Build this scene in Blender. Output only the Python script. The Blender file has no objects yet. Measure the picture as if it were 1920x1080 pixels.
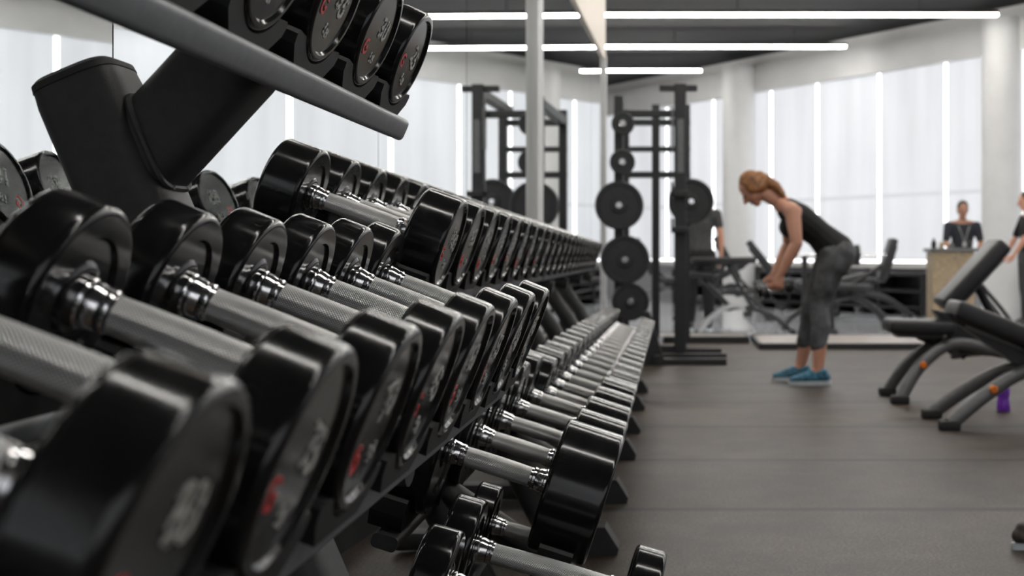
import bpy, bmesh, math, random
from mathutils import Vector, Matrix
random.seed(7)
SC = bpy.context.scene
C = SC.collection
H = .88
PI = math.pi
V = Vector
R = math.radians
S = 2400/2100      # depth stretch applied to the whole plan at the end

# ------------------------------------------------------------------ materials
def mat(name, col, rough=.5, metal=0, noise=0, nscale=20, bump=0, bscale=200, coat=0, emit=0, spec=.5, rnoise=0, ecol=None):
    m = bpy.data.materials.new(name); m.use_nodes = True
    nt = m.node_tree; n = nt.nodes; l = nt.links
    b = n['Principled BSDF']
    b.inputs['Base Color'].default_value = (*col, 1)
    b.inputs['Roughness'].default_value = rough
    b.inputs['Metallic'].default_value = metal
    b.inputs['Coat Weight'].default_value = coat
    b.inputs['Specular IOR Level'].default_value = spec
    if emit:
        b.inputs['Emission Color'].default_value = (*(ecol or col), 1)
        b.inputs['Emission Strength'].default_value = emit
    if noise or bump or rnoise:
        tc = n.new('ShaderNodeTexCoord')
    if noise or rnoise:
        t = n.new('ShaderNodeTexNoise'); t.inputs['Scale'].default_value = nscale; t.inputs['Detail'].default_value = 5
        l.new(tc.outputs['Object'], t.inputs['Vector'])
    if noise:
        r = n.new('ShaderNodeValToRGB')
        r.color_ramp.elements[0].position = .3; r.color_ramp.elements[1].position = .7
        r.color_ramp.elements[0].color = (*[c*(1-noise) for c in col], 1)
        r.color_ramp.elements[1].color = (*[min(1, c*(1+noise)) for c in col], 1)
        l.new(t.outputs['Fac'], r.inputs['Fac']); l.new(r.outputs['Color'], b.inputs['Base Color'])
        if emit and not ecol: l.new(r.outputs['Color'], b.inputs['Emission Color'])
    if rnoise:
        mr = n.new('ShaderNodeMapRange'); mr.inputs['To Min'].default_value = max(0, rough-rnoise); mr.inputs['To Max'].default_value = rough+rnoise
        mr.inputs['From Min'].default_value = .3; mr.inputs['From Max'].default_value = .7
        l.new(t.outputs['Fac'], mr.inputs['Value']); l.new(mr.outputs['Result'], b.inputs['Roughness'])
    if bump:
        t2 = n.new('ShaderNodeTexNoise'); t2.inputs['Scale'].default_value = bscale; t2.inputs['Detail'].default_value = 3
        l.new(tc.outputs['Object'], t2.inputs['Vector'])
        bp = n.new('ShaderNodeBump'); bp.inputs['Strength'].default_value = bump; bp.inputs['Distance'].default_value = .002
        l.new(t2.outputs['Fac'], bp.inputs['Height']); l.new(bp.outputs['Normal'], b.inputs['Normal'])
    return m

M = {}
M['head'] = mat('black_urethane', (.012, .012, .0125), .15, noise=.2, nscale=30, rnoise=.025, spec=.5)
M['chrome'] = mat('chrome', (.90, .90, .91), .15, 1, rnoise=.04, nscale=40)
M['rack'] = mat('rack_powdercoat', (.175, .184, .20), .42, 0, noise=.1, nscale=60, bump=.08, bscale=700, spec=.5)
M['rackpost'] = mat('post_powdercoat', (.032, .032, .033), .5, 0, noise=.15, nscale=60, bump=.25, bscale=500)
M['saddle'] = mat('black_plastic', (.015, .015, .016), .55, 0, noise=.2, nscale=50, bump=.15, bscale=400, spec=.35)
M['rubber'] = mat('black_rubber', (.025, .025, .026), .65, 0, noise=.2, nscale=30)
M['red'] = mat('red_paint', (.66, .012, .016), .4, noise=.3, nscale=120)
M['white_wall'] = mat('white_paint', (.64, .64, .635), .65, noise=.03, nscale=4)
M['band'] = mat('cream_paint', (.74, .66, .57), .6, noise=.04, nscale=4)
M['grey_wall'] = mat('grey_paint', (.30, .30, .31), .6, noise=.04, nscale=4)
M['ceiling'] = mat('black_ceiling', (.007, .007, .008), .8, noise=.4, nscale=1.5)
M['pad'] = mat('black_vinyl', (.020, .020, .022), .42, noise=.15, nscale=40, bump=.1, bscale=300)
M['greyframe'] = mat('grey_frame_paint', (.15, .152, .155), .36, .3, noise=.1, nscale=30)
M['lightframe'] = mat('light_frame_paint', (.42, .43, .44), .35, noise=.05, nscale=30)
M['blackframe'] = mat('black_frame_paint', (.016, .016, .018), .4, noise=.2, nscale=30)
M['iron'] = mat('cast_iron', (.018, .019, .021), .45, noise=.25, nscale=40)
M['orange'] = mat('orange_plastic', (.9, .22, .02), .4, noise=.05, nscale=30)
M['purple'] = mat('purple_plastic', (.25, .06, .62), .25, noise=.1, nscale=20)
M['tan'] = mat('tan_laminate', (.33, .25, .16), .5, noise=.3, nscale=25)
M['wood'] = mat('platform_wood', (.33, .285, .25), .35, noise=.15, nscale=6)
M['greymat'] = mat('grey_platform', (.22, .20, .185), .5, noise=.15, nscale=6)
M['skin'] = mat('skin', (.60, .30, .205), .5, noise=.08, nscale=15)
M['skin2'] = mat('skin_tan', (.40, .20, .13), .5, noise=.08, nscale=15)
M['hair'] = mat('auburn_hair', (.28, .115, .038), .45, noise=.55, nscale=45, bump=.6, bscale=150)
M['darkhair'] = mat('dark_hair', (.02, .013, .009), .5, noise=.4, nscale=60)
M['blackcloth'] = mat('black_jersey', (.007, .007, .008), .85, noise=.2, nscale=30)
M['legging'] = mat('charcoal_legging', (.085, .087, .093), .7, noise=.75, nscale=10)
M['navy'] = mat('navy_polo', (.012, .014, .022), .75, noise=.2, nscale=20)
M['greycloth'] = mat('grey_cloth', (.05, .05, .052), .8, noise=.2, nscale=20)
M['shoe_blue'] = mat('blue_mesh_shoe', (.045, .17, .26), .6, noise=.7, nscale=40)
M['shoe_dark'] = mat('dark_shoe', (.04, .04, .042), .6, noise=.3, nscale=40)
M['shoe_brown'] = mat('brown_grey_shoe', (.075, .062, .052), .6, noise=.4, nscale=40)
M['sole'] = mat('pale_sole', (.55, .6, .63), .5, noise=.05, nscale=30)
M['eye'] = mat('eye_dark', (.05, .04, .035), .2, noise=.1, nscale=20)
M['lip'] = mat('lip', (.45, .14, .12), .45, noise=.05, nscale=20)
M['lanyard'] = mat('lanyard', (.4, .4, .4), .5, noise=.05, nscale=20)
M['lamp'] = mat('lamp_diffuser', (1, .97, .915), .5, emit=38, noise=.001)
M['sky_glass'] = mat('daylight_glass', (1, 1, 1), .2, emit=2.1, noise=.001)
M['mullion'] = mat('pale_mullion', (.6, .6, .6), .4, noise=.03, nscale=10)
M['hem'] = mat('blind_hem', (.25, .25, .26), .9, emit=.545, noise=.03, nscale=2, ecol=(.965, .985, 1.03))
M['mirror'] = mat('mirror_glass', (.86, .885, .885), .008, 1, noise=.01, nscale=2)
def blind_mat():
    m = mat('blind_fabric', (.28, .285, .295), .9, emit=.63, noise=.04, nscale=1.2, ecol=(.965, .985, 1.03))
    nt = m.node_tree; n = nt.nodes; l = nt.links; b = n['Principled BSDF']
    tc = n.new('ShaderNodeTexCoord'); mp = n.new('ShaderNodeMapping'); mp.inputs['Scale'].default_value = (3.2, 3.2, .25)
    t = n.new('ShaderNodeTexNoise'); t.inputs['Scale'].default_value = 1; t.inputs['Detail'].default_value = 3
    mr = n.new('ShaderNodeMapRange'); mr.inputs['From Min'].default_value = .3; mr.inputs['From Max'].default_value = .7
    mr.inputs['To Min'].default_value = .57; mr.inputs['To Max'].default_value = .68
    l.new(tc.outputs['Object'], mp.inputs['Vector']); l.new(mp.outputs['Vector'], t.inputs['Vector']); l.new(t.outputs['Fac'], mr.inputs['Value']); l.new(mr.outputs['Result'], b.inputs['Emission Strength'])
    return m
M['blind'] = blind_mat()

def worn_mat(name, c0, c1, th):
    m = bpy.data.materials.new(name); m.use_nodes = True
    nt = m.node_tree; n = nt.nodes; l = nt.links; b = n['Principled BSDF']; b.inputs['Roughness'].default_value = .5
    tc = n.new('ShaderNodeTexCoord'); t = n.new('ShaderNodeTexNoise'); t.inputs['Scale'].default_value = 160; t.inputs['Detail'].default_value = 6
    r = n.new('ShaderNodeValToRGB'); r.color_ramp.elements[0].position = th-.06; r.color_ramp.elements[1].position = th+.06
    r.color_ramp.elements[0].color = (*c0, 1); r.color_ramp.elements[1].color = (*c1, 1)
    l.new(tc.outputs['Object'], t.inputs['Vector']); l.new(t.outputs['Fac'], r.inputs['Fac']); l.new(r.outputs['Color'], b.inputs['Base Color'])
    return m
M['mark'] = worn_mat('worn_white_paint', (.05, .05, .05), (.62, .62, .58), .46)

def mathnode(n, l):
    def mt(op, a, bb=None):
        x = n.new('ShaderNodeMath'); x.operation = op
        for i, q in enumerate((a, bb)):
            if q is None: continue
            if isinstance(q, (int, float)): x.inputs[i].default_value = q
            else: l.new(q, x.inputs[i])
        return x.outputs[0]
    return mt
def knurl_mat():
    m = bpy.data.materials.new('knurled_steel'); m.use_nodes = True
    nt = m.node_tree; n = nt.nodes; l = nt.links; b = n['Principled BSDF']
    b.inputs['Metallic'].default_value = .75; b.inputs['Roughness'].default_value = .30
    uv = n.new('ShaderNodeUVMap'); sp = n.new('ShaderNodeSeparateXYZ'); l.new(uv.outputs['UV'], sp.inputs[0])
    mt = mathnode(n, l)
    u = mt('MULTIPLY', sp.outputs['X'], 34*PI); v = mt('MULTIPLY', sp.outputs['Y'], 240*PI)
    p = mt('ABSOLUTE', mt('SINE', mt('ADD', u, v))); q = mt('ABSOLUTE', mt('SINE', mt('SUBTRACT', u, v)))
    h = mt('MULTIPLY', p, q)
    bp = n.new('ShaderNodeBump'); bp.inputs['Strength'].default_value = .8; bp.inputs['Distance'].default_value = .0012
    l.new(h, bp.inputs['Height']); l.new(bp.outputs['Normal'], b.inputs['Normal'])
    r = n.new('ShaderNodeValToRGB'); r.color_ramp.elements[0].color = (.26, .26, .25, 1); r.color_ramp.elements[1].color = (1, .995, .98, 1)
    r.color_ramp.elements[1].position = .34
    l.new(h, r.inputs['Fac']); l.new(r.outputs['Color'], b.inputs['Base Color'])
    return m
M['knurl'] = knurl_mat()

def floor_mat():
    m = bpy.data.materials.new('rubber_tile_floor'); m.use_nodes = True
    nt = m.node_tree; n = nt.nodes; l = nt.links; b = n['Principled BSDF']
    tc = n.new('ShaderNodeTexCoord'); sp = n.new('ShaderNodeSeparateXYZ'); l.new(tc.outputs['Object'], sp.inputs[0])
    mt = mathnode(n, l)
    PT = .92*S
    ty = mt('DIVIDE', mt('ADD', sp.outputs['Y'], 23*PT-3.85*S), PT)
    fr = mt('FRACT', ty)
    d = mt('MINIMUM', fr, mt('SUBTRACT', 1.0, fr))
    seam = mt('LESS_THAN', d, .026)
    wn = n.new('ShaderNodeTexWhiteNoise'); wn.noise_dimensions = '1D'; l.new(mt('FLOOR', ty), wn.inputs['W'])
    band = mt('ADD', mt('MULTIPLY', wn.outputs['Value'], .6), .70)
    nz = n.new('ShaderNodeTexNoise'); nz.inputs['Scale'].default_value = 110; nz.inputs['Detail'].default_value = 3; l.new(tc.outputs['Object'], nz.inputs['Vector'])
    big = n.new('ShaderNodeTexNoise'); big.inputs['Scale'].default_value = 3.0; big.inputs['Detail'].default_value = 8; big.inputs['Roughness'].default_value = .7; l.new(tc.outputs['Object'], big.inputs['Vector'])
    r = n.new('ShaderNodeValToRGB'); r.color_ramp.elements[0].position = .38; r.color_ramp.elements[1].position = .66
    r.color_ramp.elements[0].color = (.025, .0178, .0125, 1); r.color_ramp.elements[1].color = (.112, .081, .058, 1)
    l.new(nz.outputs['Fac'], r.inputs['Fac'])
    r2 = n.new('ShaderNodeValToRGB'); r2.color_ramp.elements[0].position = .34; r2.color_ramp.elements[1].position = .66
    r2.color_ramp.elements[0].color = (.5, .5, .5, 1); r2.color_ramp.elements[1].color = (1.25, 1.25, 1.25, 1)
    l.new(big.outputs['Fac'], r2.inputs['Fac'])
    mu = n.new('ShaderNodeMix'); mu.data_type = 'RGBA'; mu.blend_type = 'MULTIPLY'; mu.inputs[0].default_value = 1
    l.new(r.outputs['Color'], mu.inputs[6]); l.new(r2.outputs['Color'], mu.inputs[7])
    sc = n.new('ShaderNodeVectorMath'); sc.operation = 'SCALE'; l.new(mu.outputs[2], sc.inputs[0]); l.new(band, sc.inputs['Scale'])
    mx = n.new('ShaderNodeMix'); mx.data_type = 'RGBA'; l.new(seam, mx.inputs[0]); l.new(sc.outputs[0], mx.inputs[6]); mx.inputs[7].default_value = (.004, .0035, .003, 1)
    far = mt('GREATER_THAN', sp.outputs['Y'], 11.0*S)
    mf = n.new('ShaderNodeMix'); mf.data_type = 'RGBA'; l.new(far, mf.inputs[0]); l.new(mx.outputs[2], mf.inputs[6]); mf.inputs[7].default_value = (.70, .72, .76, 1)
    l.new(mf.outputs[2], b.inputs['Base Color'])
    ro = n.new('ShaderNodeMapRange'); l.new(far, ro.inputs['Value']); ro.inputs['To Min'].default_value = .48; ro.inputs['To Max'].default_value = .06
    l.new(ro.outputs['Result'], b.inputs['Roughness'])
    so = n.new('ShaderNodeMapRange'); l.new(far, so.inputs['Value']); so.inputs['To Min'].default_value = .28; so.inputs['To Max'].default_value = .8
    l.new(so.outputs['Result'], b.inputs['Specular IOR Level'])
    bp = n.new('ShaderNodeBump'); bp.inputs['Strength'].default_value = .3; bp.inputs['Distance'].default_value = .003
    inv = mt('MULTIPLY', nz.outputs['Fac'], mt('SUBTRACT', 1.0, far))
    l.new(inv, bp.inputs['Height']); l.new(bp.outputs['Normal'], b.inputs['Normal'])
    return m
M['floor'] = floor_mat()

# ------------------------------------------------------------------ helpers
def new(): return bmesh.new()
def rootloc(p):
    s = V((0, 0, 0))
    while p: s += p.location; p = p.parent
    return s
def finish(bm, name, smooth=True, ang=35):
    bmesh.ops.recalc_face_normals(bm, faces=bm.faces)
    me = bpy.data.meshes.new(name); bm.to_mesh(me); bm.free()
    if smooth:
        for p in me.polygons: p.use_smooth = True
        try: me.set_sharp_from_angle(angle=R(ang))
        except Exception: pass
    return me
def link(name, me, m, parent=None, loc=(0, 0, 0), rot=(0, 0, 0)):
    if m and not me.materials: me.materials.append(m)
    o = bpy.data.objects.new(name, me); C.objects.link(o); o.location = loc; o.rotation_euler = rot
    if parent: o.parent = parent
    return o
def obj(name, bm, m, parent=None, world=False, smooth=True, ang=35):
    if world and parent: bmesh.ops.translate(bm, vec=-rootloc(parent), verts=bm.verts)
    return link(name, finish(bm, name, smooth, ang), m, parent)
def tag(o, label, cat, group=None):
    o['label'] = label; o['category'] = cat
    if group: o['group'] = group
    return o
def thing(name, label, cat, loc=(0, 0, 0), rot=(0, 0, 0), group=None):
    o = bpy.data.objects.new(name, None); C.objects.link(o); o.location = loc; o.rotation_euler = rot; o.empty_display_size = .05
    return tag(o, label, cat, group)
def struct(name, bm, m, smooth=False):
    o = obj(name, bm, m, None, smooth=smooth); o['kind'] = 'structure'; return o

def obox(bm, c, ax, ay, az, bev=0, seg=2):
    c, ax, ay, az = V(c), V(ax), V(ay), V(az)
    vs = {}
    for i in (-1, 1):
        for j in (-1, 1):
            for k in (-1, 1): vs[i, j, k] = bm.verts.new(c+ax*i+ay*j+az*k)
    fs = []
    for q in (((-1,-1,-1),(-1,-1,1),(-1,1,1),(-1,1,-1)), ((1,-1,-1),(1,1,-1),(1,1,1),(1,-1,1)), ((-1,-1,-1),(1,-1,-1),(1,-1,1),(-1,-1,1)),
              ((-1,1,-1),(-1,1,1),(1,1,1),(1,1,-1)), ((-1,-1,-1),(-1,1,-1),(1,1,-1),(1,-1,-1)), ((-1,-1,1),(1,-1,1),(1,1,1),(-1,1,1))):
        fs.append(bm.faces.new([vs[t] for t in q]))
    if bev:
        es = list({e for f in fs for e in f.edges})
        bmesh.ops.bevel(bm, geom=es, offset=bev, segments=seg, affect='EDGES', profile=.5)
def box(bm, x0, x1, y0, y1, z0, z1, bev=0):
    obox(bm, ((x0+x1)/2, (y0+y1)/2, (z0+z1)/2), ((x1-x0)/2, 0, 0), (0, (y1-y0)/2, 0), (0, 0, (z1-z0)/2), bev)
def prism(bm, pts, vec):
    a = [bm.verts.new(V(p)) for p in pts]; b = [bm.verts.new(V(p)+V(vec)) for p in pts]
    bm.faces.new(a); bm.faces.new(b[::-1]); n = len(a)
    for i in range(n): bm.faces.new((a[i], b[i], b[(i+1) % n], a[(i+1) % n]))
def lathe(bm, prof, seg=48):
    uvl = bm.loops.layers.uv.verify()
    rings = []
    for x, r in prof:
        if r < 1e-6: rings.append([bm.verts.new((x, 0, 0))])
        else: rings.append([bm.verts.new((x, r*math.cos(2*PI*i/seg), r*math.sin(2*PI*i/seg))) for i in range(seg)])
    for k in range(len(rings)-1):
        a, b = rings[k], rings[k+1]; x0, x1 = prof[k][0], prof[k+1][0]
        if len(a) == 1 and len(b) == 1: continue
        for i in range(seg):
            j = (i+1) % seg; u0, u1 = i/seg, (i+1)/seg
            if len(a) == 1: f = bm.faces.new((a[0], b[i], b[j])); uv = ((u0, x0), (u0, x1), (u1, x1))
            elif len(b) == 1: f = bm.faces.new((a[i], b[0], a[j])); uv = ((u0, x0), (u0, x1), (u1, x0))
            else: f = bm.faces.new((a[i], b[i], b[j], a[j])); uv = ((u0, x0), (u0, x1), (u1, x1), (u1, x0))
            for lp, c in zip(f.loops, uv): lp[uvl].uv = c
def tube(bm, pts, r, seg=14, sx=1, sy=1, up=(0, 1, 0), pw=1):
    pts = [V(p) for p in pts]; rs = r if isinstance(r, (list, tuple)) else [r]*len(pts); rings = []
    def f(c): return math.copysign(abs(c)**pw, c)
    for i, p in enumerate(pts):
        t = (pts[min(i+1, len(pts)-1)]-pts[max(i-1, 0)]).normalized()
        a = V(up)-t*t.dot(V(up))
        if a.length < .05: a = V((1, 0, 0))-t*t.x
        a.normalize(); b = t.cross(a)
        rings.append([bm.verts.new(p+(a*f(math.cos(2*PI*k/seg))*sx+b*f(math.sin(2*PI*k/seg))*sy)*rs[i]) for k in range(seg)])
    for i in range(len(rings)-1):
        for k in range(seg): bm.faces.new((rings[i][k], rings[i+1][k], rings[i+1][(k+1) % seg], rings[i][(k+1) % seg]))
    bm.faces.new(rings[0][::-1]); bm.faces.new(rings[-1])
def smoothpts(pts, n=6):
    pts = [V(p) for p in pts]; out = []
    for i in range(len(pts)-1):
        p0, p1, p2, p3 = pts[max(i-1, 0)], pts[i], pts[i+1], pts[min(i+2, len(pts)-1)]
        for k in range(n):
            t = k/n
            out.append(.5*((2*p1)+(p2-p0)*t+(2*p0-5*p1+4*p2-p3)*t*t+(3*p1-p0-3*p2+p3)*t**3))
    out.append(pts[-1]); return out
def text_mesh(s, size):
    cu = bpy.data.curves.new('txt', 'FONT'); cu.body = s; cu.size = size; cu.align_x = 'CENTER'; cu.align_y = 'CENTER'; cu.extrude = .0006; cu.offset = size*.02
    o = bpy.data.objects.new('txt', cu); C.objects.link(o)
    dg = bpy.context.evaluated_depsgraph_get(); me = bpy.data.meshes.new_from_object(o.evaluated_get(dg))
    bpy.data.objects.remove(o)
    me.transform(Matrix(((0, 0, 1, 0), (1, 0, 0, 0), (0, 1, 0, 0), (0, 0, 0, 1))))   # x->Y, y->Z, normal->X
    me.materials.clear()
    return me

ORD = ['first', 'second', 'third', 'fourth', 'fifth', 'sixth', 'seventh', 'eighth', 'ninth', 'tenth', 'eleventh', 'twelfth', 'thirteenth', 'fourteenth',
       'fifteenth', 'sixteenth', 'seventeenth', 'eighteenth', 'nineteenth', 'twentieth', 'twenty-first', 'twenty-second', 'twenty-third', 'twenty-fourth']

# ------------------------------------------------------------------ camera
cam = bpy.data.cameras.new('camera'); co = bpy.data.objects.new('camera', cam); C.objects.link(co)
co.location = (0, 0, H); co.rotation_euler = (PI/2, 0, 0)
cam.sensor_width = 36; cam.lens = 2400/1920*36
cam.shift_x = -303/1920; cam.shift_y = -65/1920
cam.dof.use_dof = True; cam.dof.focus_distance = 1.85*S; cam.dof.aperture_fstop = 5.2
cam.clip_start = .02
SC.camera = co
try:
    SC.view_settings.view_transform = 'Standard'
except Exception: pass
w = bpy.data.worlds.new('world'); SC.world = w; w.use_nodes = True
w.node_tree.nodes['Background'].inputs[0].default_value = (.5, .55, .6, 1); w.node_tree.nodes['Background'].inputs[1].default_value = .3

# ------------------------------------------------------------------ room
CZ = 4.18
MN = -1.10
Y1, Y2, YE = 2.2, 3.6, 11.7
def wx(y): return -.95+.027*(y-Y2)       # the mirrored wall runs at a slight angle beyond the closest rack
XR = 15.5
b = new(); box(b, -4.2, XR+.1, -4.2, 26, -.1, 0); struct('floor', b, M['floor'])
b = new(); box(b, -4.2, XR+.1, -4.2, 26, CZ, CZ+.1); struct('ceiling', b, M['ceiling'])
def wallpoly(bm, off, z0, z1):
    prism(bm, [(-1.4, -4.1, z0), (MN+off, -4.1, z0), (MN+off, Y1, z0), (wx(Y2)+off, Y2, z0), (wx(YE)+off, YE, z0), (-1.4, YE, z0)], (0, 0, z1-z0))
b = new(); wallpoly(b, -.03, 0, 2.94); struct('wall_left', b, M['white_wall'])
b = new(); wallpoly(b, .02, 2.90, CZ); struct('trim_1', b, M['band'])
b = new(); wallpoly(b, .012, 0, .12); struct('baseboard_left', b, M['rubber'])
b = new(); box(b, -1.1, wx(6.9)+.035, 6.82, 7.1, 0, 2.94); struct('trim_2', b, M['white_wall'])
b = new(); box(b, -1.1, wx(YE)+.03, YE-.05, YE+.05, 0, 2.94); struct('trim_3', b, M['mullion'])
b = new(); box(b, -4.2, -1.1, YE-.1, YE, 0, CZ); struct('wall_alcove', b, M['white_wall'])
b = new(); box(b, -4.3, -4.2, YE-.1, 26, 0, CZ); struct('wall_far_left', b, M['white_wall'])
b = new(); box(b, -1.4, XR+.1, -4.2, -4.1, 0, .74); box(b, -1.4, XR+.1, -4.2, -4.1, 3.58, CZ); box(b, -1.4, -.6, -4.2, -4.1, .74, 3.58); box(b, 11.9, XR+.1, -4.2, -4.1, .74, 3.58); struct('wall_back', b, M['white_wall'])
b = new(); box(b, XR, XR+.1, -4.1, 1.7, 0, CZ); struct('wall_right', b, M['white_wall'])
for i, (xa, y0, xb, y1, lab) in enumerate(((MN, -3.9, MN, Y1-.005, 'large wall mirror directly behind the closest dumbbell rack'), (MN, Y1, wx(Y2), Y2, 'slightly angled wall mirror behind the nearest two-tier dumbbell rack'), (wx(Y2), Y2+.005, wx(4.94), 4.94, 'wall mirror behind the middle of the dumbbell racks'), (wx(4.95), 4.95, wx(6.8), 6.8, 'narrow wall mirror just before the white pilaster'),
                                   (wx(7.12), 7.12, wx(10.4), 10.4, 'wall mirror just past the white pilaster'), (wx(10.41), 10.41, wx(YE-.07), YE-.07, 'farthest wall mirror at the end of the mirrored wall'))):
    b = new(); prism(b, [(xa, y0, .12), (xb, y1, .12), (xb-.025, y1, .12), (xa-.025, y0, .12)], (0, 0, 2.78)); tag(obj('wall_mirror', b, M['mirror'], smooth=False), lab, 'mirror', 'wall mirrors')

DX, DY = .632, -.775
NX, NY = -.775, -.632
def P(t, z, off=0): return V((.72+DX*t+NX*off, 19.6+DY*t+NY*off, z))
def slab(bm, t0, t1, z0, z1, o0, o1, bev=0):
    c = (P(t0, z0, o0)+P(t1, z1, o1))/2
    obox(bm, c, V((DX, DY, 0))*(t1-t0)/2, V((NX, NY, 0))*(o1-o0)/2, (0, 0, (z1-z0)/2), bev)
TE = 23.3
b = new(); slab(b, -7.6, TE, 0, .66, -.12, 0); struct('wall_far', b, M['grey_wall'])
b = new(); slab(b, -7.6, TE, 3.58, CZ, -.12, 0); slab(b, -7.6, TE, 3.56, 3.98, 0, .14); struct('trim_4', b, M['white_wall'])
b = new(); slab(b, -7.6, TE, .66, .74, -.12, .1); struct('trim_5', b, M['mullion'])
ts = [-6.3, -5.1, -3.9, -2.6, -1.3, 0, 1.44, 2.48, 3.74, 4.95, 6.2, 7.45, 8.7, 9.95, 11.2, 12.45, 13.7, 14.95, 16.2, 17.45, 18.7, 19.95, 21.2, 22.45]  # unseen windows at the end of the list added for soft side fill light
for i in range(len(ts)-1):
    t0, t1 = ts[i], ts[i+1]
    b = new(); slab(b, t0, t1, .74, 3.58, -.08, -.05)
    wdw = struct('window_%d' % (i+1), b, M['sky_glass'])
    b = new(); slab(b, t0+.034, t1-.034, .80, 3.56, .02, .03); obj('roller_blind', b, M['blind'], wdw, smooth=False)
    b = new(); slab(b, t0+.034, t1-.034, 1.70, 1.76, .031, .036); slab(b, t0+.034, t1-.034, .78, .82, .018, .034); obj('blind_hem', b, M['hem'], wdw, smooth=False)
    b = new(); slab(b, t0-.02, t0+.02, .74, 3.56, -.05, -.04); obj('mullion', b, M['sky_glass'], wdw, smooth=False)
b = new(); slab(b, -7.6, ts[0], .66, 3.58, -.12, 0); slab(b, ts[-1], TE, .66, 3.58, -.12, 0); struct('wall_window_end', b, M['white_wall'])
# unseen windows added to the wall behind the camera for soft fill light
for k in range(10):
    xa = -.6+1.25*k
    b = new(); box(b, xa, xa+1.25, -4.2, -4.17, .74, 3.58); wdw = struct('window_%d' % (len(ts)+k), b, M['sky_glass'])
    b = new(); box(b, xa+.034, xa+1.216, -4.12, -4.11, .8, 3.56); obj('roller_blind', b, M['blind'], wdw, smooth=False)
    b = new(); box(b, xa+.034, xa+1.216, -4.11, -4.105, 1.7, 1.76); obj('blind_hem', b, M['hem'], wdw, smooth=False)
for i, t in enumerate((-4.4, .95, 5.94, 10.6)):
    b = new(); p = P(t, 0, .3 if i != 2 else .12); tube(b, [(p.x, p.y, 0), (p.x, p.y, 3.98)], .27, 32)
    o = obj('column', b, M['white_wall'])
    tag(o, ['round white column far left in front of the blinds', 'round white column standing between the two left blinds behind the woman', 'round white column at the right edge of the window wall', 'round white column seen only in the mirror'][i], 'column', 'round columns')
# strip lights
for i, y in enumerate((18.6, 16.45, 14.25, 12.05, 9.85, 7.65, 5.45, 1.6)):
    x1 = {0: .46, 1: 2.53, 2: 4.12}.get(i, 6.5)
    x0 = -2.5 if y > 11.8 else -.6
    t = thing('strip_light', ('shortest ceiling strip light, farthest from the camera', 'middle one of the three visible ceiling strip lights', 'longest ceiling strip light, highest in the picture')[i] if i < 3 else ORD[i-3]+' ceiling strip light overhead, beyond the longest visible one', 'light', (x0, y, 3.9), group='ceiling strip lights')
    b = new(); box(b, x0, x1, y-.045, y+.045, 3.9, 3.925, .004); obj('diffuser', b, M['lamp'], t, world=True, smooth=False)
    b = new(); box(b, x0, x1, y-.05, y+.05, 3.926, 3.97, .004)
    for k in range(3):
        xx = x0+(x1-x0)*(.15+.35*k); box(b, xx-.006, xx+.006, y-.006, y+.006, 3.96, CZ)
    obj('housing', b, M['blackframe'], t, world=True, smooth=False)
# ------------------------------------------------------------------ dumbbells
CACHE = {}
def cached(key, fn):
    if key not in CACHE: CACHE[key] = fn()
    return CACHE[key]
def head_mesh(r, hl):
    b = new()
    prof = [(0, 0), (0, .027), (0, .030), (.001, .033), (.004, .037), (.004, .0385), (.004, r*.64-.0015), (.004, r*.64), (0, r*.68), (0, r*.68+.0015), (0, r-.0085), (0, r-.0072), (.0006, r-.0050), (.0022, r-.0026), (.0048, r-.0008), (.008, r), (.0092, r),
            (hl-.0092, r), (hl-.008, r), (hl-.0048, r-.0008), (hl-.0022, r-.0026), (hl-.0006, r-.0050), (hl, r-.0072), (hl, r-.0085), (hl, r-.0125), (hl-.0045, r-.016), (hl-.0045, r-.018), (hl-.0045, r*.5), (hl-.0045, 0)]
    lathe(b, prof, 96); return finish(b, 'head', True, 32)
def collar_mesh():
    b = new()
    lathe(b, [(0, 0), (0, .0245), (.007, .0245), (.009, .0232), (.009, .0218), (.011, .0218)], 32)
    lathe(b, [(.010, .0), (.010, .0230), (.015, .0230), (.024, .0203), (.024, 0)], 18)
    lathe(b, [(.024, 0), (.024, .0203), (.0255, .0212), (.030, .0212), (.032, .020), (.032, .0188), (.036, .0188), (.036, 0)], 32)
    return finish(b, 'collar', True, 20)
def handle_mesh(gap):
    b = new(); L = gap/2-.034
    lathe(b, [(-L, 0), (-L, .0182), (-L*.55, .0191), (0, .0195), (L*.55, .0191), (L, .0182), (L, 0)], 48); return finish(b, 'handle', True)
def dumbbell(label, group, pos, tilt, phi, r, hl, gap, num, marks=True, scale=1):
    t = thing('dumbbell', label, 'dumbbell', pos, (phi, tilt, 0), group); t.scale = (scale,)*3
    hm = cached(('h', r, hl), lambda: head_mesh(r, hl)); cm = cached('c', collar_mesh); gm = cached(('g', gap), lambda: handle_mesh(gap))
    for s in (1, -1):
        rot = (0, 0, 0 if s > 0 else PI)
        h = link('head', hm, M['head'], t, (s*gap/2, 0, 0), rot)
        link('collar', cm, M['chrome'], t, (s*gap/2, 0, 0), (0, 0, PI if s > 0 else 0))
        if marks:
            k = r/.1
            nm = cached(('n', num), lambda: text_mesh(num, .056)); lm = cached('LB', lambda: text_mesh('LB', .026)); gmk = cached('G', lambda: text_mesh('G', .040))
            for me, m_, nme, yy, zz, a in ((nm, M['mark'], 'numeral', .020*k, .014*k, 0), (lm, M['mark'], 'unit_mark', .02*k, -.042*k, 0), (gmk, M['red'], 'red_emblem', -.044*k, -.034*k, .3)):
                o = link(nme, me, m_, h, (hl-.0041, yy, zz), (a, 0, 0)); o.scale = (1, k, k)
    link('handle', gm, M['knurl'], t)
    return t
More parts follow.
